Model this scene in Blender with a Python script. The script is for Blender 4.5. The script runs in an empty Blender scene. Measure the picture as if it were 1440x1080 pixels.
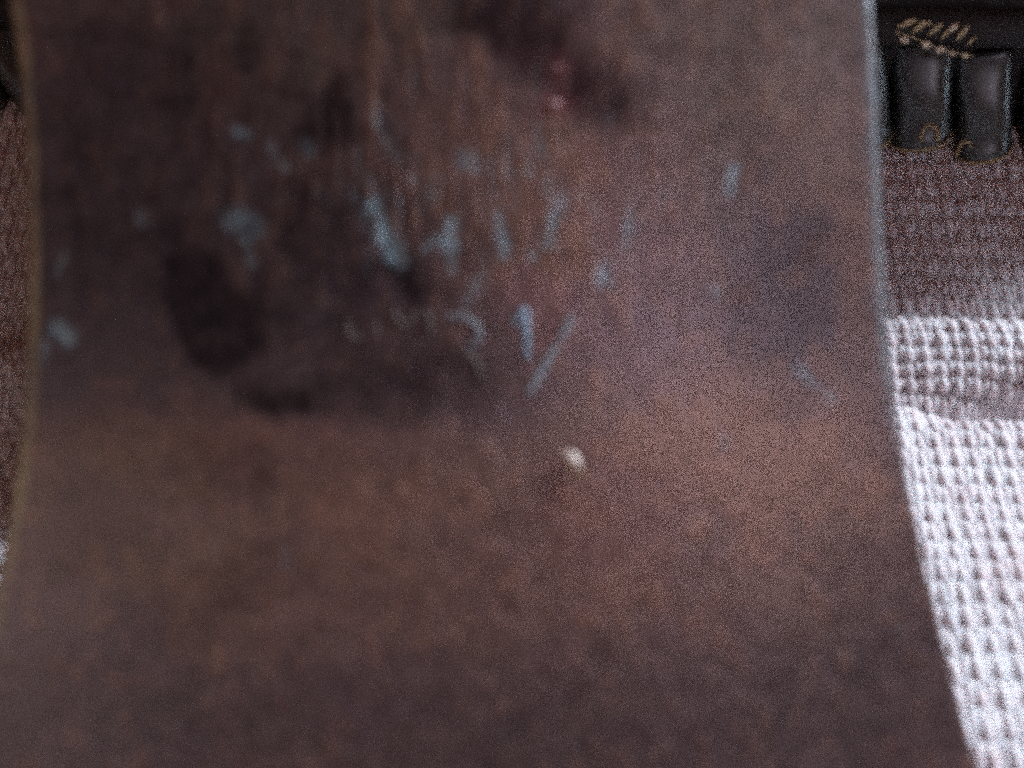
import bpy, math, random
import numpy as np
from mathutils import Vector, Matrix, Euler

random.seed(7)
rng = np.random.default_rng(7)
R = math.radians
sc = bpy.context.scene
COL = sc.collection

# ------------------------------------------------------------------ camera
PITCH = 40.0
CAM_Z = 0.140
cam_d = bpy.data.cameras.new('camera')
cam_d.sensor_width = 36.0
cam_d.lens = 18.0 / math.tan(R(27.5))
cam_d.clip_start = 0.005
cam_d.clip_end = 50.0
cam_d.dof.use_dof = True
cam_d.dof.focus_distance = 0.31
cam_d.dof.aperture_fstop = 12.0
cam = bpy.data.objects.new('camera', cam_d)
cam.location = (0, 0, CAM_Z)
cam.rotation_euler = (R(90 - PITCH), 0, 0)
COL.objects.link(cam)
sc.camera = cam

# ------------------------------------------------------------------ world and lamps
w = bpy.data.worlds.new('World')
sc.world = w
w.use_nodes = True
bg = w.node_tree.nodes['Background']
bg.inputs['Color'].default_value = (1.0, 0.40, 0.28, 1)
bg.inputs['Strength'].default_value = 0.10


def area(name, loc, target, size, power, color):
    l = bpy.data.lights.new(name, 'AREA')
    l.shape = 'DISK'
    l.size = size
    l.energy = power
    l.color = color
    o = bpy.data.objects.new(name, l)
    o.location = loc
    d = Vector(target) - Vector(loc)
    o.rotation_euler = d.to_track_quat('-Z', 'Y').to_euler()
    COL.objects.link(o)
    return o


# daylight from a window high on the right, a little beyond the cushion
area('window_light', (0.80, 0.445, 0.63), (0.08, 0.14, 0.02), 0.15, 26.0, (0.77, 0.87, 1.0))
# low lamp added on the right for highlights on the pleats and edges
area('rim_lamp', (0.60, 0.06, 0.15), (0.10, 0.22, 0.04), 0.12, 0.29, (0.62, 0.82, 1.0))
# fill lamp added on the left, set so the axe shades the far cloth
area('fill_lamp', (-0.62, -0.62, 0.40), (0.02, 0.09, 0.06), 0.20, 0.74, (1.0, 0.93, 0.87))
# small lamp added near the camera to give the axe face its sheen
area('sheen_lamp', (0.105, -0.120, 0.250), (0.026, 0.10, 0.062), 0.045, 0.165, (0.90, 0.82, 0.98))

sc.view_settings.view_transform = 'Standard'
sc.view_settings.look = 'None'
sc.view_settings.exposure = 0.0
sc.view_settings.gamma = 1.0
sc.view_settings.use_curve_mapping = False
sc.cycles.use_denoising = False
sc.cycles.use_adaptive_sampling = True
sc.cycles.adaptive_threshold = 0.12
sc.cycles.adaptive_min_samples = 12
sc.cycles.pixel_filter_type = 'BLACKMAN_HARRIS'
sc.cycles.filter_width = 4.0

# ------------------------------------------------------------------ helpers


def empty(name, loc, rot=(0, 0, 0)):
    o = bpy.data.objects.new(name, None)
    o.empty_display_size = 0.01
    o.location = loc
    o.rotation_euler = rot
    COL.objects.link(o)
    return o


def tag(o, label=None, cat=None, group=None, kind=None):
    if label: o['label'] = label
    if cat: o['category'] = cat
    if group: o['group'] = group
    if kind: o['kind'] = kind
    return o


def mesh_np(name, V, F, smooth=True):
    """V (n,3), F (m,4) quads as numpy arrays"""
    me = bpy.data.meshes.new(name)
    V = np.asarray(V, dtype=np.float32); F = np.asarray(F, dtype=np.int32)
    k = F.shape[1]
    me.vertices.add(len(V)); me.vertices.foreach_set('co', V.ravel())
    me.loops.add(F.size); me.loops.foreach_set('vertex_index', F.ravel())
    me.polygons.add(len(F))
    me.polygons.foreach_set('loop_start', np.arange(0, F.size, k, dtype=np.int32))
    me.polygons.foreach_set('loop_total', np.full(len(F), k, dtype=np.int32))
    me.update(calc_edges=True); me.validate()
    if smooth:
        me.polygons.foreach_set('use_smooth', np.ones(len(me.polygons), dtype=bool))
    return me


def obj(name, me, mat, parent=None):
    o = bpy.data.objects.new(name, me)
    if mat and not me.materials: me.materials.append(mat)
    COL.objects.link(o)
    o.parent = parent
    return o


def grid_faces(n, m, closed_n=False, closed_m=False, off=0):
    """faces of an n x m grid of vertices, index i*m+j"""
    i = np.arange(n if closed_n else n - 1); j = np.arange(m if closed_m else m - 1)
    I, J = np.meshgrid(i, j, indexing='ij')
    I2 = (I + 1) % n; J2 = (J + 1) % m
    return (np.stack([I*m+J, I2*m+J, I2*m+J2, I*m+J2], -1).reshape(-1, 4) + off)


def tube(path, rad, sides=6, flat=1.0):
    """tube along path (k,3) with radius array; returns V, F with pinched ends"""
    P = np.asarray(path, float); k = len(P)
    rad = np.broadcast_to(np.asarray(rad, float), (k,)).copy()
    T = np.gradient(P, axis=0); T /= np.linalg.norm(T, axis=1)[:, None] + 1e-12
    up = np.array([0, 0, 1.0])
    A = np.cross(T, up); n = np.linalg.norm(A, axis=1)[:, None]
    A = np.where(n < 1e-4, np.array([1.0, 0, 0]), A / (n + 1e-12))
    B = np.cross(A, T)
    th = np.linspace(0, 2*np.pi, sides, endpoint=False)
    V = P[:, None] + rad[:, None, None]*(np.cos(th)[None, :, None]*A[:, None] + flat*np.sin(th)[None, :, None]*B[:, None])
    return V.reshape(-1, 3), grid_faces(k, sides, False, True)


def smooth_path(pts, n):
    """Catmull-Rom through pts, n samples"""
    P = np.asarray(pts, float)
    if len(P) == 2:
        t = np.linspace(0, 1, n)[:, None]
        return P[0]*(1-t) + P[1]*t
    Q = np.vstack([2*P[0]-P[1], P, 2*P[-1]-P[-2]])
    out = []
    for s in np.linspace(0, len(P)-1 - 1e-6, n):
        i = int(s); t = s - i
        a, b, c, d = Q[i], Q[i+1], Q[i+2], Q[i+3]
        out.append(0.5*((2*b) + (c-a)*t + (2*a-5*b+4*c-d)*t*t + (3*b-a-3*c+d)*t**3))
    return np.array(out)


def join(parts):
    V, F, o = [], [], 0
    for v, f in parts:
        V.append(v); F.append(f + o); o += len(v)
    return np.vstack(V), np.vstack(F)


def vnoise(x, y, seed, n=128):
    g = np.random.default_rng(seed).random((n, n))
    xi = np.floor(x).astype(int); yi = np.floor(y).astype(int)
    fx = x - xi; fy = y - yi
    fx = fx*fx*(3-2*fx); fy = fy*fy*(3-2*fy)
    g00 = g[xi % n, yi % n]; g10 = g[(xi+1) % n, yi % n]
    g01 = g[xi % n, (yi+1) % n]; g11 = g[(xi+1) % n, (yi+1) % n]
    return (g00*(1-fx)+g10*fx)*(1-fy) + (g01*(1-fx)+g11*fx)*fy


def fbm(x, y, seed, octv=4):
    s = 0; a = 0.5; t = 0
    for k in range(octv):
        s = s + a*vnoise(x*2**k + 17.3*k, y*2**k + 5.1*k, seed+k); t += a; a *= 0.55
    return s/t


def sstep(a, b, x):
    t = np.clip((x-a)/(b-a), 0, 1)
    return t*t*(3-2*t)


# ------------------------------------------------------------------ materials
def mat_new(name):
    m = bpy.data.materials.new(name); m.use_nodes = True
    nt = m.node_tree
    return m, nt, nt.nodes['Principled BSDF']


def nd(nt, t, **kw):
    n = nt.nodes.new(t)
    for k, v in kw.items(): setattr(n, k, v)
    return n


def noise(nt, scale, detail=4, rough=0.6, stretch=None):
    tc = nd(nt, 'ShaderNodeTexCoord')
    n = nd(nt, 'ShaderNodeTexNoise')
    n.inputs['Scale'].default_value = scale
    n.inputs['Detail'].default_value = detail
    n.inputs['Roughness'].default_value = rough
    if stretch:
        mp = nd(nt, 'ShaderNodeMapping'); mp.inputs['Scale'].default_value = stretch
        nt.links.new(tc.outputs['Object'], mp.inputs['Vector'])
        nt.links.new(mp.outputs['Vector'], n.inputs['Vector'])
    else:
        nt.links.new(tc.outputs['Object'], n.inputs['Vector'])
    return n


def ramp(nt, src, stops):
    r = nd(nt, 'ShaderNodeValToRGB')
    e = r.color_ramp.elements
    while len(e) < len(stops): e.new(0.5)
    for k, (p, c) in enumerate(stops):
        e[k].position = p
        e[k].color = c if isinstance(c, tuple) else (c, c, c, 1)
    nt.links.new(src, r.inputs['Fac'])
    return r


def mix(nt, fac, a, b, mode='MIX'):
    m = nd(nt, 'ShaderNodeMix'); m.data_type = 'RGBA'; m.blend_type = mode
    for sock, v in ((m.inputs['Factor'], fac), (m.inputs['A'], a), (m.inputs['B'], b)):
        if isinstance(v, (int, float)): sock.default_value = v
        elif isinstance(v, tuple): sock.default_value = v
        else: nt.links.new(v, sock)
    # the colour sockets share names with float ones: set explicitly
    cols = [s for s in m.inputs if s.type == 'RGBA']
    for sock, v in zip(cols, (a, b)):
        if isinstance(v, tuple): sock.default_value = v
        else: nt.links.new(v, sock)
    return [s for s in m.outputs if s.type == 'RGBA'][0]


def rust_material():
    m, nt, p = mat_new('rusted_steel')
    at = nd(nt, 'ShaderNodeAttribute'); at.attribute_name = 'patina'
    sep = nd(nt, 'ShaderNodeSeparateColor'); nt.links.new(at.outputs['Color'], sep.inputs['Color'])
    n1 = noise(nt, 300, 8, 0.74)
    n2 = noise(nt, 1500, 4, 0.7)
    n3 = noise(nt, 60, 5, 0.6)
    ox = nd(nt, 'ShaderNodeAttribute'); ox.attribute_name = 'oxide_sheen'
    var = ramp(nt, n1.outputs['Fac'], [(0.28, (0.66, 0.66, 0.70, 1)), (0.5, (1.0, 1.0, 1.0, 1)), (0.72, (1.45, 1.36, 1.24, 1))])
    c = mix(nt, 1.0, ox.outputs['Color'], var.outputs['Color'], 'MULTIPLY')
    orange = ramp(nt, n1.outputs['Fac'], [(0.30, (0.170, 0.094, 0.070, 1)), (0.70, (0.30, 0.175, 0.130, 1))])
    c = mix(nt, ramp(nt, n3.outputs['Fac'], [(0.40, 0.0), (0.62, 0.45)]).outputs['Color'], c, (0.122, 0.084, 0.098, 1))
    c = mix(nt, sep.outputs['Green'], c, orange.outputs['Color'])
    dark = ramp(nt, n1.outputs['Fac'], [(0.3, (0.011, 0.008, 0.010, 1)), (0.7, (0.034, 0.024, 0.028, 1))])
    c = mix(nt, sep.outputs['Red'], c, dark.outputs['Color'])
    steel = ramp(nt, n1.outputs['Fac'], [(0.3, (0.17, 0.265, 0.305, 1)), (0.7, (0.31, 0.44, 0.49, 1))])
    c = mix(nt, sep.outputs['Blue'], c, steel.outputs['Color'])
    c = mix(nt, at.outputs['Alpha'], c, (0.26, 0.085, 0.085, 1))
    sp = ramp(nt, n2.outputs['Fac'], [(0.36, 0.80), (0.5, 1.08), (0.66, 1.40)])
    c = mix(nt, 1.0, c, sp.outputs['Color'], 'MULTIPLY')
    nt.links.new(c, p.inputs['Base Color'])
    p.inputs['Metallic'].default_value = 0.38
    rr = ramp(nt, n1.outputs['Fac'], [(0.3, 0.32), (0.7, 0.46)])
    nt.links.new(rr.outputs['Color'], p.inputs['Roughness'])
    sl = ramp(nt, sep.outputs['Red'], [(0.0, 0.5), (0.9, 0.12)])
    nt.links.new(sl.outputs['Color'], p.inputs['Specular IOR Level'])
    b = nd(nt, 'ShaderNodeBump'); b.inputs['Strength'].default_value = 0.18; b.inputs['Distance'].default_value = 0.0004
    nt.links.new(n2.outputs['Fac'], b.inputs['Height'])
    nt.links.new(b.outputs['Normal'], p.inputs['Normal'])
    return m


def simple(name, lo, hi, scale=400, rough=0.6, metal=0.0, bump=0.3, dist=0.0003, sheen=0.0):
    m, nt, p = mat_new(name)
    n = noise(nt, scale, 4, 0.65)
    r = ramp(nt, n.outputs['Fac'], [(0.3, lo + (1,)), (0.7, hi + (1,))])
    nt.links.new(r.outputs['Color'], p.inputs['Base Color'])
    p.inputs['Roughness'].default_value = rough
    p.inputs['Metallic'].default_value = metal
    p.inputs['Sheen Weight'].default_value = sheen
    b = nd(nt, 'ShaderNodeBump'); b.inputs['Strength'].default_value = bump; b.inputs['Distance'].default_value = dist
    nt.links.new(n.outputs['Fac'], b.inputs['Height'])
    nt.links.new(b.outputs['Normal'], p.inputs['Normal'])
    return m


M_RUST = rust_material()
M_STEEL = simple('worn_bare_steel', (0.17, 0.245, 0.31), (0.27, 0.37, 0.46), 900, 0.45, 0.3)
M_STEEL2 = simple('dull_scratched_steel', (0.14, 0.15, 0.165), (0.22, 0.235, 0.255), 900, 0.5, 0.3)
M_STEEL3 = simple('scraped_steel', (0.19, 0.215, 0.24), (0.30, 0.33, 0.36), 900, 0.5, 0.2)
M_FAINT = simple('rust_filled_stamp', (0.062, 0.048, 0.046), (0.112, 0.085, 0.080), 900, 0.75, 0.0)
M_PINK = simple('red_rust_flake', (0.18, 0.085, 0.085), (0.30, 0.15, 0.15), 1500, 0.5)
M_HUSK = simple('pale_husk', (0.62, 0.50, 0.40), (0.88, 0.80, 0.74), 1200, 0.55)
M_STALK = simple('husk_stalk', (0.24, 0.14, 0.07), (0.40, 0.26, 0.15), 1200, 0.6)
M_SATIN = simple('dark_green_satin', (0.017, 0.021, 0.019), (0.032, 0.038, 0.035), 700, 0.38, 0.0, 0.12, 0.0002, 0.0)
M_SATIN.node_tree.nodes['Principled BSDF'].inputs['Specular IOR Level'].default_value = 1.0
M_VELVET = simple('near_black_velvet', (0.010, 0.008, 0.008), (0.020, 0.015, 0.014), 500, 0.8, 0.0, 0.3, 0.0003, 0.0)
M_GOLD = simple('old_gold_thread', (0.13, 0.105, 0.056), (0.66, 0.53, 0.30), 1500, 0.45, 0.2, 0.6, 0.0003)


M_GOLD2 = simple('bright_gold_thread', (0.36, 0.30, 0.19), (0.80, 0.68, 0.50), 2600, 0.45, 0.2, 0.6, 0.0003)


def yarn_material(name, lo, hi):
    m, nt, p = mat_new(name)
    n = noise(nt, 900, 4, 0.7)
    n2 = noise(nt, 70, 3, 0.6)
    r = ramp(nt, n.outputs['Fac'], [(0.3, lo + (1,)), (0.7, hi + (1,))])
    t = ramp(nt, n2.outputs['Fac'], [(0.35, (0.84, 0.76, 0.76, 1)), (0.65, (1, 1, 1, 1))])
    c = mix(nt, 1.0, r.outputs['Color'], t.outputs['Color'], 'MULTIPLY')
    nt.links.new(c, p.inputs['Base Color'])
    p.inputs['Roughness'].default_value = 0.85
    p.inputs['Sheen Weight'].default_value = 0.25
    p.inputs['Subsurface Weight'].default_value = 0.65
    p.inputs['Subsurface Radius'].default_value = (1.0, 0.8, 0.75)
    p.inputs['Subsurface Scale'].default_value = 0.0026
    b = nd(nt, 'ShaderNodeBump'); b.inputs['Strength'].default_value = 0.6; b.inputs['Distance'].default_value = 0.0005
    nt.links.new(n.outputs['Fac'], b.inputs['Height'])
    nt.links.new(b.outputs['Normal'], p.inputs['Normal'])
    return m


M_YARN = yarn_material('cream_wool_yarn', (0.52, 0.47, 0.48), (0.78, 0.74, 0.76))
M_YARN2 = yarn_material('cream_wool_backing', (0.50, 0.46, 0.47), (0.72, 0.68, 0.70))

# ------------------------------------------------------------------ knitted throw (the surface things rest on)
prof = smooth_path([(0.00, 0), (0.04, 0), (0.08, 0.0003), (0.12, 0), (0.148, 0.0008), (0.157, 0.0014), (0.1605, 0.0016), (0.1638, 0.0036),
                    (0.1675, 0.0070), (0.1730, 0.0102), (0.1785, 0.0094), (0.1805, 0.0010), (0.184, -0.0045), (0.193, -0.0025),
                    (0.206, 0.0040), (0.222, 0.0140), (0.24, 0.024), (0.265, 0.035), (0.30, 0.046), (0.34, 0.055)], 900)
seg = np.linalg.norm(np.diff(prof, axis=0), axis=1)
arc = np.concatenate([[0], np.cumsum(seg)])
ARC = arc[-1]
A_FRONT = np.interp(0.158, prof[:420, 0], arc[:420])


def throw_point(a, b):
    """a: run of the fabric away from the camera, b: across.  Returns x,y,z,nx.. arrays"""
    y = np.interp(a, arc, prof[:, 0]); z = np.interp(a, arc, prof[:, 1])
    # wales run away to the right in the front, straight back behind the fold
    x = b + math.tan(R(11.3))*(np.minimum(a, A_FRONT) - A_FRONT)
    yo = np.where(x > 0.09, -3.8*np.minimum(x-0.09, 0.05)**2, -0.27*(x-0.09)**2) - 0.0030
    wgt = sstep(0.09, 0.155, y)*(1 - sstep(0.19, 0.25, y))
    y = y + yo*wgt
    # soft undulation of the cloth
    z = z + 0.0016*(fbm(x*22+9, y*22+3, 31, 2)-0.5)*2
    z = z + 0.0020*sstep(0.09, 0.14, x)*np.exp(-((y-0.173)/0.009)**2)
    z = z - 0.0120*sstep(0.078, 0.116, x)*np.exp(-((y-0.1568-0.05*(x-0.11))/0.0030)**2)
    # unseen hump added behind the blade to shade the left cloth; blade leans on it
    z = z + 0.070*np.exp(-np.abs((x+0.018)/0.052)**3.2 - np.abs((y-0.176)/0.045)**3.0)
    return np.stack([x, y, z], -1)


def throw_normal(a, b):
    e = 0.0012
    da = throw_point(a+e, b)-throw_point(a-e, b); db = throw_point(a, b+e)-throw_point(a, b-e)
    n = np.cross(db, da); n /= np.linalg.norm(n, axis=-1, keepdims=True)
    return n


throw = empty('knitted_throw', (0, 0.15, 0))
tag(throw, 'cream chunky knitted throw with one raised fold, spread under the rusty axe head', 'throw')
aa = np.linspace(0.0, ARC, 260); bb = np.linspace(-0.235, 0.27, 130)
Ag, Bg = np.meshgrid(aa, bb, indexing='ij')
P = throw_point(Ag, Bg) + 0.0006*throw_normal(Ag, Bg)
me = mesh_np('backing_cloth', P.reshape(-1, 3) - np.array([0, 0.15, 0]), grid_faces(260, 130))
me.flip_normals()
obj('backing_cloth', me, M_YARN2, throw)

CW, RH = 0.0035, 0.0052
ni = int(0.49/CW); nj = int((ARC-0.006)/RH)
SEGS, SIDES = 7, 6


yrow = np.interp(0.5*(arc[:-1]+arc[1:]), arc, prof[:, 0])
pitch = RH*(1 - 0.38*sstep(0.150, 0.160, yrow)*(1-sstep(0.186, 0.200, yrow)))
rowpos = np.concatenate([[0], np.cumsum(np.diff(arc)/pitch)])     # row count along the cloth
nj = int(rowpos[-1] - 1)


def lobes(xoff, aoff, lean, rise, zbase, rad, rj):
    ii, jj = np.meshgrid(np.arange(ni), np.arange(nj), indexing='ij')
    b0 = (-0.228 + (ii+0.5+xoff)*CW + rng.normal(0, 0.00018, ii.shape)).ravel()
    q = (0.4 + jj + 0.5 + aoff + rng.normal(0, 0.030, ii.shape)).ravel()
    le = lean*(1+rng.normal(0, 0.22, b0.shape)); sc_ = 1+rng.normal(0, rj, b0.shape)
    t = np.linspace(-1, 1, SEGS)
    aP = np.interp(q[:, None] + t[None]*0.56, rowpos, arc)
    bP = b0[:, None] + CW*le[:, None]*(t[None] - 0.25*np.sin(np.pi*t)[None])
    h = zbase + rise*(1-np.abs(t)**2.0)[None]*sc_[:, None] + rng.normal(0, 0.00012, b0.shape)[:, None]
    aP = np.clip(aP, 0.0015, ARC-0.0015)
    n = throw_normal(aP, bP)
    C = throw_point(aP, bP) + n*h[..., None]
    T = np.gradient(C, axis=1); T /= np.linalg.norm(T, axis=-1, keepdims=True)
    S = np.cross(T, n); S /= np.linalg.norm(S, axis=-1, keepdims=True)
    U = np.cross(S, T)
    r = rad*(0.52+0.48*(1-np.abs(t)**2.0))[None]*sc_[:, None]
    th = np.linspace(0, 2*np.pi, SIDES, endpoint=False)
    V = C[:, :, None] + r[:, :, None, None]*(np.cos(th)[None, None, :, None]*S[:, :, None] + 0.72*np.sin(th)[None, None, :, None]*U[:, :, None])
    L = len(b0)
    f = grid_faces(SEGS, SIDES, False, True)
    F = (f[None] + (np.arange(L)*SEGS*SIDES)[:, None, None]).reshape(-1, 4)
    return V.reshape(-1, 3), F


Vm, Fm = join([lobes(0.0, 0.0, -0.17, 0.00060, 0.00025, 0.00112, 0.10),
               lobes(0.5, 0.14, 0.12, 0.00050, 0.00010, 0.00100, 0.10)])
me = mesh_np('yarn_stitches', Vm - np.array([0, 0.15, 0]), Fm)
tag(obj('yarn_stitches', me, M_YARN, throw), kind='stuff')

# loose fibres standing out of the yarn
NF = 60000
fa = rng.uniform(0.004, ARC-0.004, NF); fb = rng.uniform(-0.225, 0.255, NF)
nF = throw_normal(fa, fb); C0 = throw_point(fa, fb) + nF*rng.uniform(0.0004, 0.0016, NF)[:, None]
d1 = rng.normal(0, 1, (NF, 3)); d1 = d1 + nF*0.25; d1 /= np.linalg.norm(d1, axis=1)[:, None]
d2 = d1 + 0.9*rng.normal(0, 1, (NF, 3)); d2 /= np.linalg.norm(d2, axis=1)[:, None]
ln = rng.uniform(0.0008, 0.0020, NF)[:, None]
sd = np.cross(d1, rng.normal(0, 1, (NF, 3))); sd /= np.linalg.norm(sd, axis=1)[:, None]
sd *= 0.000045
Q = [C0, C0 + d1*ln*0.5, C0 + (d1+d2)*ln*0.5]
Vf = np.stack([Q[0]-sd, Q[0]+sd, Q[1]-sd, Q[1]+sd, Q[2]-sd*0.4, Q[2]+sd*0.4], 1).reshape(-1, 3)
Ff = (np.array([[0, 1, 3, 2], [2, 3, 5, 4]])[None] + (np.arange(NF)*6)[:, None, None]).reshape(-1, 4)
tag(obj('yarn_fibres', mesh_np('yarn_fibres', Vf - np.array([0, 0.15, 0]), Ff), M_YARN, throw), kind='stuff')

# ------------------------------------------------------------------ dark cushion with a pleated ruffle
CX, CY, CZ = 0.1128, 0.236, 0.0250
cush = empty('ruffled_cushion', (CX, CY, CZ), (0, 0, R(-3.2)))
tag(cush, 'dark green satin cushion with a pleated ruffle and gold embroidery, behind the throw', 'cushion')


def run_path(n):
    """seam line of the cushion"""
    P_ = [(-0.33, 0.0), (-0.2, 0.0), (-0.1, 0.0), (0.0, 0.0), (0.036, 0.0)]
    P_ += [(0.09, 0.0), (0.14, 0.004)]
    d = np.concatenate([[0], np.cumsum(np.hypot(*np.diff(np.array(P_), axis=0).T))])
    t = np.linspace(0, d[-1], n)
    X = np.interp(t, d, [q[0] for q in P_]); Y = np.interp(t, d, [q[1] for q in P_])
    dx = np.gradient(X); dy = np.gradient(Y); l = np.hypot(dx, dy)
    return X, Y, -dy/l, dx/l, t                    # point and the direction into the cushion


def band_mesh(name, section, nx, jitter=0.0):
    S = np.asarray(section, float); k = len(S)
    X, Y, NXc, NYc, t = run_path(nx)
    V = np.zeros((nx, k, 3))
    wob = jitter*(fbm(t*60+3, t*0+1.7, 77, 3)-0.5)
    dep_ = S[None, :, 0] + wob[:, None]
    endf = (1 - 0.55*sstep(t[-1]-0.016, t[-1], t)**2)[:, None]     # rounds off at the open end
    V[..., 0] = X[:, None] + NXc[:, None]*dep_
    V[..., 1] = Y[:, None] + NYc[:, None]*dep_
    V[..., 2] = S[None, :, 1]*endf
    return mesh_np(name, V.reshape(-1, 3), grid_faces(nx, k))


# body: rises above the ruffle and rolls back; unseen top heightened to shade the throw
body = smooth_path([(0.006, -0.002), (0.004, 0.022), (0.0005, 0.030), (0.001, 0.050), (0.003, 0.090), (0.005, 0.138), (0.012, 0.164), (0.030, 0.177), (0.06, 0.174), (0.10, 0.15), (0.12, 0.06)], 46)
obj('cushion_cover', band_mesh('cushion_cover', body, 140, 0.004), M_VELVET, cush)
# padded seam band from which the ruffle hangs
th = np.linspace(-0.3, 1.15, 16)*math.pi
sec = np.stack([-0.001 - 0.0040*np.sin(th), 0.0290 - 0.0045*np.cos(th)], -1)
obj('seam_band', band_mesh('seam_band', sec, 140, 0.002), M_VELVET, cush)

PW = 0.0141
PITCHX = 0.0164


def pleat_mesh():
    nt_, nh = 26, 14
    t = np.linspace(-1, 1, nt_); h = np.linspace(0, 1, nh)
    T, H = np.meshgrid(t, h, indexing='ij')
    ang = T*R(118)
    hw = PW/2*(1.0 - 0.10*H); dp = 0.0100 - 0.0078*H**0.9
    sx = np.sign(np.sin(ang))*np.abs(np.sin(ang))**0.72
    cy = np.sign(np.cos(ang))*np.abs(np.cos(ang))**0.72
    X = hw*sx; Y = -dp*cy + 0.001
    Z = H*0.0250 + (1-H)*(-0.0012*np.cos(ang)) + 0.0
    Y += 0.0005*np.sin(H*9 + T*2)
    V = np.stack([X, Y, Z], -1).reshape(-1, 3)
    me = mesh_np('pleat', V, grid_faces(nt_, nh))
    edge = np.stack([X[:, 0], Y[:, 0], Z[:, 0]], -1)
    v, f = tube(edge, 0.00050, 6)
    hem = mesh_np('hem_cord', v, f)
    # small embroidered loop on the front of the pleat, just above the hem
    a = np.linspace(-0.15, 1.15, 18)*math.pi
    lx = 0.0022*np.cos(a); lz = 0.0016 + 0.0042*np.maximum(np.sin(a), -0.25)
    front = np.interp(lz/0.025, [0, 1], [-0.0100+0.001, -0.0022+0.001]) - 0.0001
    lp = np.stack([lx - 0.001, front + 0.5*(lx**2)/0.007, lz], -1)
    v2, f2 = tube(lp, 0.00062, 6)
    return me, hem, mesh_np('gold_loop', v2, f2)


pm, hm, lm = pleat_mesh()
pm.materials.append(M_SATIN); hm.materials.append(M_GOLD); lm.materials.append(M_GOLD)
k0 = -26
for k in range(k0, 2):
    x = 0.0095 + k*PITCHX + random.uniform(-0.0005, 0.0005)
    p = obj('pleat', pm, None, cush)
    p.location = (x, 0.0015 + random.uniform(-0.0008, 0.0008), 0.0 + (-0.0018 if k == 0 else (0.0004 if k == -1 else random.uniform(-0.0015, 0.001))))
    if k == -2: p.location.x += 0.0014; p.location.y -= 0.0012
    p.rotation_euler = (R(random.uniform(-3, 3)), R(random.uniform(-1.5, 1.5) - 14.0), R(random.uniform(-8, 8) - 6 + (38 if k < -14 else 0)))
    md = p.modifiers.new('thickness', 'SOLIDIFY'); md.thickness = 0.0005; md.offset = 0
    obj('hem_cord', hm, None, p)
    g = obj('gold_loop', lm, None, p)
    g.location = ((0.0028 if k == -1 else -0.0040 if k == 0 else random.uniform(-0.003, 0.003)), (0.0004 if k == -1 else 0.0009), random.uniform(-0.0006, 0.0004))
    g.scale = (random.uniform(0.6, 1.2), 1, random.uniform(0.65, 1.0)); g.rotation_euler = (0, R(random.uniform(-14, 14)), 0)
    p.scale = (random.uniform(0.94, 1.05), random.uniform(0.9, 1.1), random.uniform(0.96, 1.03))


# gold leaves embroidered above the ruffle
def leaf_mesh(L, W):
    t = np.linspace(0, 1, 8); v = np.linspace(-1, 1, 5)
    T, Vv = np.meshgrid(t, v, indexing='ij')
    wd = W*np.sin(np.pi*np.clip(T, 0.02, 0.98))**0.8
    X = T*L; Z = Vv*wd; Y = -0.0004*(1-Vv**2)*np.sin(np.pi*T) - 0.00002
    return mesh_np('gold_leaf', np.stack([X, Y, Z], -1).reshape(-1, 3), grid_faces(8, 5))


lf = leaf_mesh(0.0042, 0.0007); lf.materials.append(M_GOLD)
lf2 = leaf_mesh(0.0024, 0.0008); lf2.materials.append(M_GOLD2)
for motif in range(-5, 2):
    bx = -0.0218 + motif*0.052
    vp = smooth_path(np.array([(0, 0, 0.0030), (0.006, 0, 0.0012), (0.012, 0, -0.0010), (0.020, 0, -0.0026)]), 16)
    vp[:, 0] += bx; vp[:, 2] += 0.0262; vp[:, 1] = -0.0051
    v, f = tube(vp, 0.00022, 5)
    obj('gold_stem', mesh_np('gold_stem', v, f), M_GOLD, cush)
    for (lx, lz, an, sc_) in ((0.0000, 0.0042, 10, 0.9), (0.004, 0.0030, 38, 1.0), (0.0075, 0.0022, 58, 1.0), (0.0105, 0.0014, 66, 0.9), (0.0145, 0.0012, 55, 1.0), (0.0175, 0.0000, 68, 0.7),
                              (0.0015, 0.0052, 4, 0.8), (0.0052, 0.0056, -12, 0.8)):
        o = obj('gold_leaf', lf, None, cush)
        o.location = (bx + lx + random.uniform(-.0004, .0004), -0.0054 - 0.0001*abs(lz), 0.0262 + lz)
        o.rotation_euler = (0, R(-an + random.uniform(-10, 10)), 0)
        o.scale = (sc_, 1, sc_*random.uniform(0.8, 1.2))
    for (lx, lz, an, sc_) in ((0.0015, 0.0018, -20, 1.1), (0.0060, 0.0006, -24, 1.2), (0.0100, -0.0006, -18, 1.1), (0.0135, -0.0016, -14, 0.8), (0.0170, -0.0022, -12, 0.9), (0.0125, 0.0034, 60, 1.1)):
        o = obj('gold_leaf', lf2, None, cush)
        o.location = (bx + lx + random.uniform(-.0005, .0005), -0.0056, 0.0262 + lz)
        o.rotation_euler = (0, R(-an + random.uniform(-15, 15)), 0)
        o.scale = (sc_, 1, sc_)

# ------------------------------------------------------------------ axe head
DEP = 0.125
PXM = 1383.0/DEP            # blade drawing units (fine steps across the face) per metre
fwd = Vector((0, math.cos(R(PITCH)), -math.sin(R(PITCH))))
upv = Vector((0, math.sin(R(PITCH)), math.cos(R(PITCH))))
O = Vector((0, 0, CAM_Z)) + fwd*DEP
VB = -(1452-540)/PXM
axe = empty('axe_head', O + upv*VB, (R(90-PITCH), 0, 0))
tag(axe, 'large rusty steel axe head with worn stamped digits, standing on the throw', 'axe head')


def uv(px, py):
    return ((np.asarray(px, float)-720)/PXM, (540-np.asarray(py, float))/PXM - VB)


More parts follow.
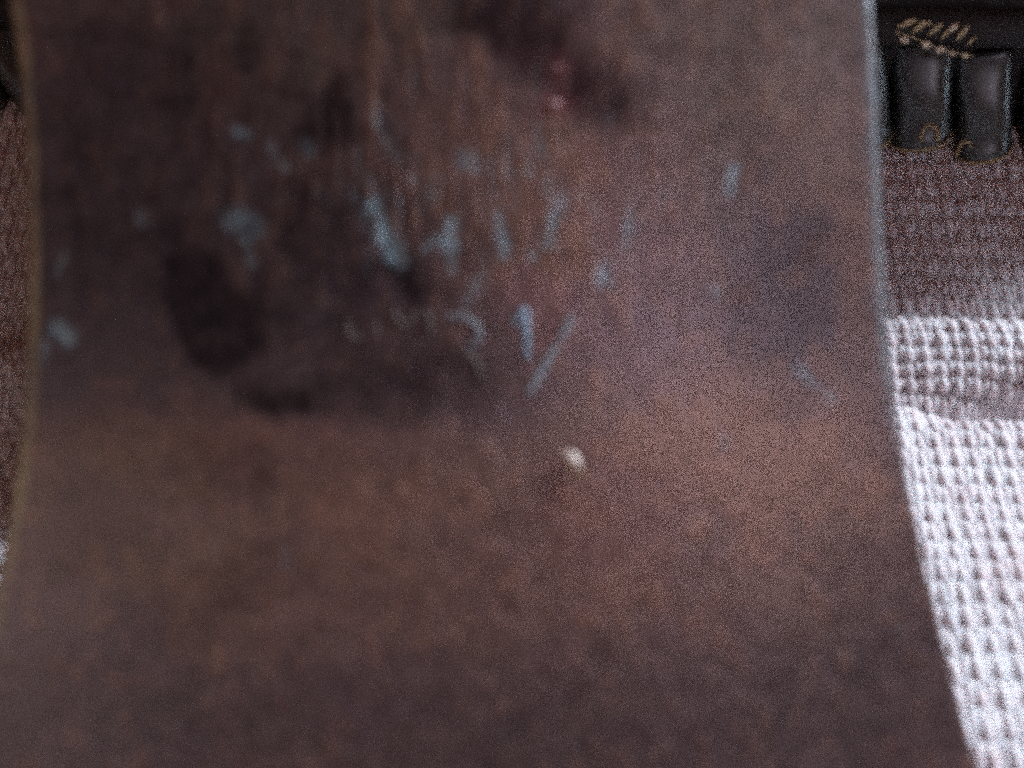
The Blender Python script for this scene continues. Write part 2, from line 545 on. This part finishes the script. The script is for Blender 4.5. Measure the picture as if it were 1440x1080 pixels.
Ly = [-420, -250, -100, 0, 80, 150, 300, 500, 620, 720, 830, 960, 1080, 1250, 1400, 1452]
Lx = [-38, -16, 2, 14, 28, 36, 40, 39, 32, 14, -5, -43, -88, -165, -240, -262]
Ry = [-420, -250, -100, 0, 100, 250, 400, 560, 700, 850, 980, 1080, 1250, 1400, 1452]
Rx = [1204, 1212, 1218, 1224, 1230, 1234, 1241, 1254, 1278, 1312, 1344, 1370, 1432, 1496, 1520]
NX, NY = 380, 360


def curve_at(ys, xs, y):
    v = np.interp(y, ys, xs)
    for _ in range(3):
        k = np.ones(25)/25
        vp = np.concatenate([2*v[0]-v[12:0:-1], v, 2*v[-1]-v[-2:-14:-1]])
        v = np.convolve(vp, k, 'valid')
    return v


rows = np.linspace(-420, 1452, NY)
xl = curve_at(Ly, Lx, rows); xr = curve_at(Ry, Rx, rows)
xl = xl + 5*(fbm(rows/60, rows*0, 3, 3)-0.5); xr = xr + 4*(fbm(rows/50, rows*0+5, 4, 3)-0.5)
s = np.linspace(0, 1, NX)
PX = xl[:, None]*(1-s)[None] + xr[:, None]*s[None]
# the cutting edge is a shallow arc: pull the lower rows up towards both corners
arcw = sstep(1080, 1452, rows)
PY = rows[:, None] - arcw[:, None]*70*((s-0.5)*2)[None]**2

# --- where the rust is dark, orange or rubbed to bare steel
wx = PX + 46*(fbm(PX/70, PY/70, 11, 4)-0.5)*2; wy = PY + 46*(fbm(PX/70, PY/70, 12, 4)-0.5)*2
DARK = np.zeros_like(PX); RUST = np.zeros_like(PX); STEEL = np.zeros_like(PX); RED = np.zeros_like(PX); H = np.zeros_like(PX)


def blob(A, cx, cy, rx, ry, ang, st, soft=0.75, warp=1.0):
    c, s_ = math.cos(R(ang)), math.sin(R(ang))
    dx, dy = PX+(wx-PX)*warp-cx, PY+(wy-PY)*warp-cy
    u = (dx*c + dy*s_)/rx; v = (-dx*s_ + dy*c)/ry
    d = np.sqrt(u*u+v*v)
    m = 1 - sstep(1-soft, 1+soft*0.6, d)
    A[:] = 1 - (1-A)*(1-st*m)


def stroke(A, pts, wd, st, warp=0.36):
    P_ = np.asarray(pts, float)
    X = PX + warp*(wx-PX); Y = PY + warp*(wy-PY)
    d = np.full(PX.shape, 1e9)
    for (a, b) in zip(P_[:-1], P_[1:]):
        ab = b-a; t = np.clip(((X-a[0])*ab[0]+(Y-a[1])*ab[1])/(ab@ab+1e-9), 0, 1)
        d = np.minimum(d, np.hypot(X-a[0]-t*ab[0], Y-a[1]-t*ab[1]))
    d = d + wd*0.9*(fbm(X/8, Y/14, 64, 3)-0.45)
    m = 1 - sstep(wd*0.15, wd*1.05, d)
    A[:] = 1 - (1-A)*(1-st*m)


for b_ in ((274, 405, 54, 62, -18, 0.95, 0.35, 0.35), (314, 460, 70, 72, -18, 0.98, 0.32, 0.45), (460, 430, 140, 110, 0, 0.30, 0.95, 0.6), (392, 556, 66, 32, 5, 0.80, 0.6, 0.6), (550, 535, 130, 54, -5, 0.62), (575, 388, 42, 48, 20, 0.85),
           (695, 25, 95, 46, 25, 0.68, 0.6, 0.5), (768, 40, 46, 84, 0, 0.66, 0.6, 0.4), (760, 85, 100, 44, 36, 0.60, 0.6, 0.5), (835, 132, 84, 48, 15, 0.66, 0.55, 0.4), (455, 160, 46, 46, 30, 0.85), (330, 270, 380, 350, 0, 0.52, 0.95, 0.5), (130, 330, 190, 350, 0, 0.42, 0.95, 0.5),
           (230, 80, 200, 120, 0, 0.30), (500, 350, 190, 120, 0, 0.36, 0.9, 0.6), (1125, 385, 120, 160, 10, 0.42, 0.98, 0.25), (1030, 190, 60, 150, 10, 0.22), (640, 490, 110, 80, 0, 0.25),
           (300, 845, 150, 45, -20, 0.34), (140, 1010, 330, 130, 0, 0.22, 0.95, 0.4), (760, 1050, 460, 110, 0, 0.20, 0.95, 0.4), (1230, 960, 140, 170, 0, 0.20, 0.95, 0.4), (330, 655, 90, 40, 0, 0.3), (765, 720, 80, 50, 20, .10), (150, 780, 110, 70, 0, 0.2)):
    blob(DARK, *b_)
for b_ in ((305, 100, 26, 95, 0, 0.45), (610, 230, 34, 110, 0, 0.50), (685, 270, 40, 120, 0, 0.45), (765, 250, 60, 150, 0, 0.40), (1130, 190, 70, 90, 0, 0.35), (1203, 340, 24, 150, 0, 0.55),
           (700, 760, 640, 150, 0, 0.36), (240, 620, 160, 55, 0, 0.45), (1080, 640, 180, 110, 0, 0.55), (540, 690, 170, 80, 0, 0.45), (880, 600, 120, 80, 0, 0.3), (840, 300, 100, 140, 0, 0.25),
           (290, 830, 90, 50, 0, 0.25), (1000, 850, 180, 70, 0, 0.2), (60, 640, 40, 80, 0, 0.3), (560, 470, 90, 30, 0, 0.25), (400, 900, 160, 60, 0, .2)):
    blob(RUST, *b_)
for b_ in ((784, 98, 20, 28, 0, 0.28, 0.9, 0.3), (782, 145, 28, 20, 15, 0.38, 0.9, 0.3), (770, 80, 130, 70, 36, 0.06, 0.9, 0.5), (760, 420, 60, 60, 0, .12), (860, 700, 120, 80, 0, .10), (420, 620, 160, 40, 0, .10)): blob(RED, *b_)
# runs of rust down the face above the stamp
run = fbm(PX/15, PY/85, 21, 4); up_w = (1-sstep(330, 470, PY))
RUST = np.clip(RUST + 0.95*sstep(0.50, 0.76, run)*up_w*(0.25+0.75*sstep(150, 600, PX)*(1-sstep(780, 950, PX))), 0, 1)
DARK = np.clip(DARK + 0.16*sstep(0.52, 0.80, fbm(PX/24+40, PY/90, 22, 4))*up_w*(1-0.8*sstep(780, 950, PX)), 0, 1)
# general mottling
RUST = np.clip(RUST*(0.45+1.1*fbm(PX/34, PY/34, 23, 4)) + 0.45*sstep(0.55, 0.75, fbm(PX/22, PY/30, 25, 4)), 0, 1)
DARK = np.clip(DARK*(0.80+0.45*fbm(PX/28, PY/28, 24, 4)) + 0.12*sstep(0.56, 0.76, fbm(PX/45, PY/45, 26, 4)), 0, 1)

# fine pale and orange streaks rubbed down the upper middle
zone = np.exp(-((PX-690)/250)**2 - ((PY-270)/140)**2)
st1 = sstep(0.60, 0.80, fbm(PX/7, PY/55+9, 61, 3))*sstep(0.40, 0.60, fbm(PX/40, PY/40, 62, 2))
st2 = sstep(0.56, 0.78, fbm(PX/9+31, PY/80, 63, 3))
RUST = np.clip(RUST + 1.3*zone*st2, 0, 1); DARK = DARK*(1 - 0.85*zone*st2); STEEL = STEEL + 0.60*zone*st1
for pts, wd, st in (([(524, 290), (534, 312), (560, 356)], 25, 0.95), ([(639, 318), (641, 352)], 16, 0.85), ([(604, 348), (620, 338), (640, 348), (648, 376)], 9, 0.45),
                    ([(328, 303), (342, 318)], 28, 0.48), ([(330, 183), (346, 192)], 9, 0.45), ([(203, 292), (203, 312)], 12, 0.26), ([(380, 204), (400, 232)], 10, 0.35), ([(434, 196), (440, 214)], 8, 0.25),
                    ([(531, 165), (541, 222)], 8, 0.32), ([(518, 245), (524, 285)], 7, 0.25), ([(606, 243), (612, 278)], 9, 0.38), ([(660, 215), (672, 240)], 16, 0.32), ([(576, 240), (574, 250)], 9, 0.25), ([(706, 303), (703, 354)], 13, 0.70),
                    ([(784, 284), (772, 334)], 15, 0.75), ([(745, 352), (748, 360)], 9, 0.50), ([(886, 300), (881, 352)], 12, 0.60), ([(850, 388), (852, 402)], 18, 0.80), ([(855, 372), (868, 378)], 8, 0.3),
                    ([(682, 382), (664, 424)], 8, 0.40), ([(1034, 240), (1029, 268)], 12, 0.58), ([(1011, 411), (1012, 416)], 13, 0.42), ([(1120, 508), (1150, 545), (1166, 566)], 7, 0.32),
                    ([(826, 300), (832, 310)], 10, 0.25), ([(80, 455), (96, 470)], 15, 0.55), ([(58, 500), (64, 480)], 10, 0.40), ([(92, 352), (84, 390)], 7, 0.35), ([(1025, 615), (1022, 635)], 8, 0.25),
                    ([(400, 780), (402, 800)], 7, 0.22), ([(344, 350), (350, 368)], 10, 0.22), ([(700, 565), (712, 590)], 6, 0.15), ([(1260, 880), (1262, 890)], 6, 0.2)):
    stroke(STEEL, pts, wd, st)
STEEL *= np.clip(-0.25 + 2.4*fbm(PX/10, PY/16, 27, 4), 0, 1.2)
H += 0.00012*(fbm(PX/40, PY/40, 40, 4)-0.5) - 0.00012*DARK + 0.00006*RUST - 0.00006*STEEL
H += 0.00004*(fbm(PX/9, PY/9, 41, 2)-0.5)

U, Vv = uv(PX, PY)
sag = -0.0009*((s-0.5)*2)**2                          # face very slightly crowned
w_front = sag[None] + H
# grind towards the cutting edge, below the frame
grind = sstep(1180, 1452, rows)
w_front = w_front - (grind*0.0020)[:, None]
thick = np.interp(rows, [-420, 200, 1000, 1452], [0.020, 0.015, 0.0085, 0.0046])*(1-0.25*grind)
BEV = 0.0011
nb = 6
cols_u, cols_v, cols_w = [U], [Vv], [w_front]
# right bevel, right flank, back, left flank, left bevel, closing the section
def add_col(uo, vo, wo):
    cols_u.append(uo[:, None]); cols_v.append(vo[:, None]); cols_w.append(wo[:, None])
ur, ul = U[:, -1], U[:, 0]; vr, vl = Vv[:, -1], Vv[:, 0]; wr, wl = w_front[:, -1], w_front[:, 0]
for q in np.linspace(0.25, 1, 4):
    add_col(ur + BEV*0.75*math.sin(q*math.pi/2), vr, wr - BEV*1.0*(1-math.cos(q*math.pi/2)))
for q in np.linspace(1, 0, nb):
    add_col(ur + BEV*0.75*(q > 0)*1.0 - (0 if q > 0 else 0.0004), vr, wr - BEV - (thick-BEV)*(1-q))
for q in np.linspace(0.05, 0.95, 12):
    add_col(ur*(1-q)+ul*q, vr*(1-q)+vl*q - 0.0, wr*(1-q)+wl*q - thick - 0.001*math.sin(q*math.pi))
for q in np.linspace(0, 1, nb):
    add_col(ul - BEV*0.75*(q > 0)*1.0 + (0 if q > 0 else 0.0004), vl, wl - BEV - (thick-BEV)*(1-q))
for q in np.linspace(1, 0.25, 4)[0:]:
    add_col(ul - BEV*0.75*math.sin(q*math.pi/2), vl, wl - BEV*1.0*(1-math.cos(q*math.pi/2)))
UU = np.hstack(cols_u); VV = np.hstack(cols_v); WW = np.hstack(cols_w)
NC = UU.shape[1]
V3 = np.stack([UU, VV, WW], -1)
F = grid_faces(NY, NC, False, True)
verts = V3.reshape(-1, 3)
caps = []
for r_ in (0, NY-1):
    c_ = V3[r_].mean(0); idx = len(verts); verts = np.vstack([verts, c_[None]])
    ring = r_*NC + np.arange(NC); nx_ = r_*NC + (np.arange(NC)+1) % NC
    half = np.arange(0, NC-1, 2)
    q = np.stack([ring[half], ring[half+1], ring[(half+2) % NC], np.full(len(half), idx)], -1)
    caps.append(q if r_ == 0 else q[:, ::-1])
F = np.vstack([F] + caps)
me = mesh_np('blade', verts, F)
OX = np.zeros(PX.shape + (3,)); OX[:] = (0.150, 0.094, 0.084)


def hue(cx, cy, rx, ry, st, col):
    d = np.hypot((PX+0.8*(wx-PX)-cx)/rx, (PY+0.8*(wy-PY)-cy)/ry)
    m = (st*(1-sstep(0.15, 1.25, d)))[..., None]
    OX[:] = OX*(1-m) + np.array(col)*m


for a_ in ((1080, 130, 260, 260, 0.9, (0.172, 0.122, 0.102)), (430, 30, 330, 110, 0.8, (0.115, 0.090, 0.066)), (800, 310, 190, 260, 0.95, (0.205, 0.112, 0.108)), (930, 430, 150, 240, 0.7, (0.195, 0.122, 0.128)),  # last entry paints the purple sheen into the tint
           (1060, 640, 260, 150, 0.9, (0.205, 0.118, 0.090)), (640, 800, 420, 170, 0.6, (0.170, 0.106, 0.086)), (250, 630, 250, 80, 0.8, (0.165, 0.100, 0.078)), (120, 320, 240, 380, 0.9, (0.098, 0.072, 0.084)),
           (500, 440, 240, 180, 0.85, (0.105, 0.076, 0.090)), (120, 1010, 420, 200, 0.7, (0.128, 0.091, 0.094)), (1180, 970, 260, 220, 0.7, (0.132, 0.096, 0.094)), (700, 1060, 500, 130, 0.7, (0.132, 0.094, 0.091)),
           (1120, 390, 150, 190, 0.8, (0.118, 0.090, 0.098)), (830, 800, 200, 120, 0.6, (0.19, 0.10, 0.085)), (300, 790, 200, 120, 0.6, (0.150, 0.098, 0.078))):
    hue(*a_)
oxf = np.zeros((NY, NC, 4), np.float32); oxf[..., :3] = (0.15, 0.095, 0.08); oxf[..., 3] = 1
OX[:] = OX*0.86 + 0.14*OX.mean(-1, keepdims=True)*np.array([1.0, 1.0, 1.06])
oxf[:, :NX, :3] = OX
oxf[:, NC-6:, :3] = (0.23, 0.185, 0.115); oxf[:, :5, :3] = (0.21, 0.165, 0.105)
oxv = np.ones((len(verts), 4), np.float32)*0.1; oxv[:NY*NC] = oxf.reshape(-1, 4)
oa = me.color_attributes.new('oxide_sheen', 'FLOAT_COLOR', 'POINT'); oa.data.foreach_set('color', oxv.ravel())
att = me.color_attributes.new('patina', 'FLOAT_COLOR', 'POINT')
full = np.zeros((NY, NC, 4), np.float32); full[..., 3] = 1
full[:, :NX, 0] = DARK; full[:, :NX, 1] = RUST; full[:, :NX, 2] = STEEL; full[..., 3] = 0; full[:, :NX, 3] = RED
full[:, NX:, 0] = 0.35; full[:, NX:, 1] = 0.35
# lit bluish rim painted into the upper right arris, the left one only browned
rim_glint = 0.34*(1-sstep(430, 760, rows))*(0.65+0.6*fbm(rows/40, rows*0, 55, 3))
for c_ in range(NX, NX+8): full[:, c_, 2] = rim_glint
for c_ in range(NX-5, NX): full[:, c_, 2] = np.maximum(full[:, c_, 2], rim_glint*(c_-(NX-6))/5)
full[:, NC-6:, 1] = 0.1; full[:, NC-6:, 0] = 0.0; full[:, NC-6:, 2] = 0.10
for c_ in range(0, 4): full[:, c_, 1] *= 0.5; full[:, c_, 0] *= c_/5
ca = np.zeros((len(verts), 4), np.float32); ca[:NY*NC] = full.reshape(-1, 4)
att.data.foreach_set('color', ca.ravel())
blade = obj('blade', me, M_RUST, axe)


# --- stamped characters and other small marks standing on the face
def face_w(px, py):
    i = int(np.clip(np.searchsorted(rows, py), 0, NY-1)); j = int(np.clip((px-xl[i])/(xr[i]-xl[i])*(NX-1), 0, NX-1))
    return w_front[i, j]


def bead(strokes, wd):
    parts = []
    for pts in strokes:
        P_ = smooth_path(pts, 8*len(pts))
        u, v = uv(P_[:, 0], P_[:, 1])
        wv = np.array([face_w(a, b) for a, b in P_])
        wv = np.convolve(np.pad(wv, 4, 'edge'), np.ones(9)/9, 'valid')
        rad = (wd/2/PXM)*np.sin(np.linspace(0.10, 0.90, len(P_))*np.pi)**0.35*(0.85+0.3*rng.random(len(P_)))
        vv, ff = tube(np.stack([u, v, wv + 0.00005], -1), rad, 8, 0.22)
        parts.append((vv, ff))
    return join(parts)


for name, strokes, wd, m in (
        ('stamped_digit', [[(721, 457), (730, 446), (737, 438), (739, 467), (741, 504)]], 12, M_STEEL),
        ('stamped_digit', [[(627, 449), (640, 446), (655, 448), (668, 458), (673, 472), (666, 485), (655, 488)]], 10, M_STEEL2),
        ('stamped_slash', [[(741, 556), (754, 533), (767, 511), (781, 485)], [(785, 480), (795, 462), (803, 446)]], 13, M_STEEL3),
        ('stamped_letter', [[(488, 450), (490, 470), (500, 476), (512, 470)], [(526, 456), (529, 470)]], 8, M_FAINT),
        ('stamped_letter', [[(552, 434), (556, 446), (568, 460)], [(568, 460), (579, 448), (585, 434)]], 8, M_FAINT),
        ('stamped_letter', [[(600, 434), (603, 450), (605, 470)]], 8, M_FAINT),
        ('stamped_digit', [[(650, 492), (662, 502), (671, 514), (675, 530)]], 8, M_FAINT)):
    v, f = bead(strokes, wd)
    obj(name, mesh_np(name, v, f), m, blade)


def dome(px, py, rx, ry, hgt, m, name):
    n, k = 16, 7
    th = np.linspace(0, 2*np.pi, n, endpoint=False); r = np.linspace(0.02, 1, k)
    T, Rr = np.meshgrid(th, r, indexing='ij')
    wob = 1 + 0.2*np.sin(2*T+1) + 0.1*np.sin(3*T)
    u, v = uv(px, py)
    X = u + rx/PXM*Rr*np.cos(T)*wob; Y = v + ry/PXM*Rr*np.sin(T)*wob
    Z = face_w(px, py) + hgt*(1-Rr**2) - 0.00012
    return obj(name, mesh_np(name, np.stack([X, Y, Z], -1).reshape(-1, 3), grid_faces(n, k, True, False)), m, blade)


dome(784, 95, 7, 7, 0.0003, M_PINK, 'rust_blister')
dome(777, 147, 10, 9, 0.0006, M_PINK, 'rust_blister')

# ------------------------------------------------------------------ pale husk lying on the blade
u0, v0 = uv(805, 650)
hp = axe.matrix_basis @ Vector((float(u0), float(v0), float(face_w(805, 650))))
husk = empty('husk', hp, (R(90-PITCH), 0, 0))
tag(husk, 'tiny pale husk with a brown stalk lying on the axe face below the digits', 'husk')
n, k = 20, 12
t = np.linspace(0, 1, n); th = np.linspace(0, 2*np.pi, k, endpoint=False)
T, A = np.meshgrid(t, th, indexing='ij')
prf = np.sin(np.pi*np.clip(T, 0.02, 0.98))**0.6*(1.05-0.45*T)
X = (T-0.5)*0.0030; Y = 0.00068*prf*np.cos(A)*(1+0.25*np.sin(3*A+4*T)) + 0.0003*np.sin(T*3); Z = 0.00030*prf*np.sin(A)*(1+0.3*np.sin(2*A)) + 0.00028 + 0.00018*np.sin(np.pi*T)
hs = obj('shell', mesh_np('shell', np.stack([X, Y, Z], -1).reshape(-1, 3), grid_faces(n, k, False, True)), M_HUSK, husk)
hs.rotation_euler = (0, 0, R(-42)); hs.location = (-0.0001, 0.0002, 0)
v, f = tube(smooth_path([(0.0009, -0.0009, 0.0006), (0.0013, -0.0016, 0.0005), (0.0015, -0.0024, 0.0003)], 8), np.linspace(0.00028, 0.00012, 8), 6)
obj('stalk', mesh_np('stalk', v, f), M_STALK, husk)
v, f = tube(smooth_path([(-0.0010, 0.0003, 0.0002), (-0.0004, -0.0007, 0.0003), (0.0004, -0.0016, 0.0002)], 10), 0.00026*np.sin(np.linspace(.12, .9, 10)*np.pi), 6)
obj('brown_strip', mesh_np('brown_strip', v, f), M_STALK, husk)  # brown strip along the lower left of the shell
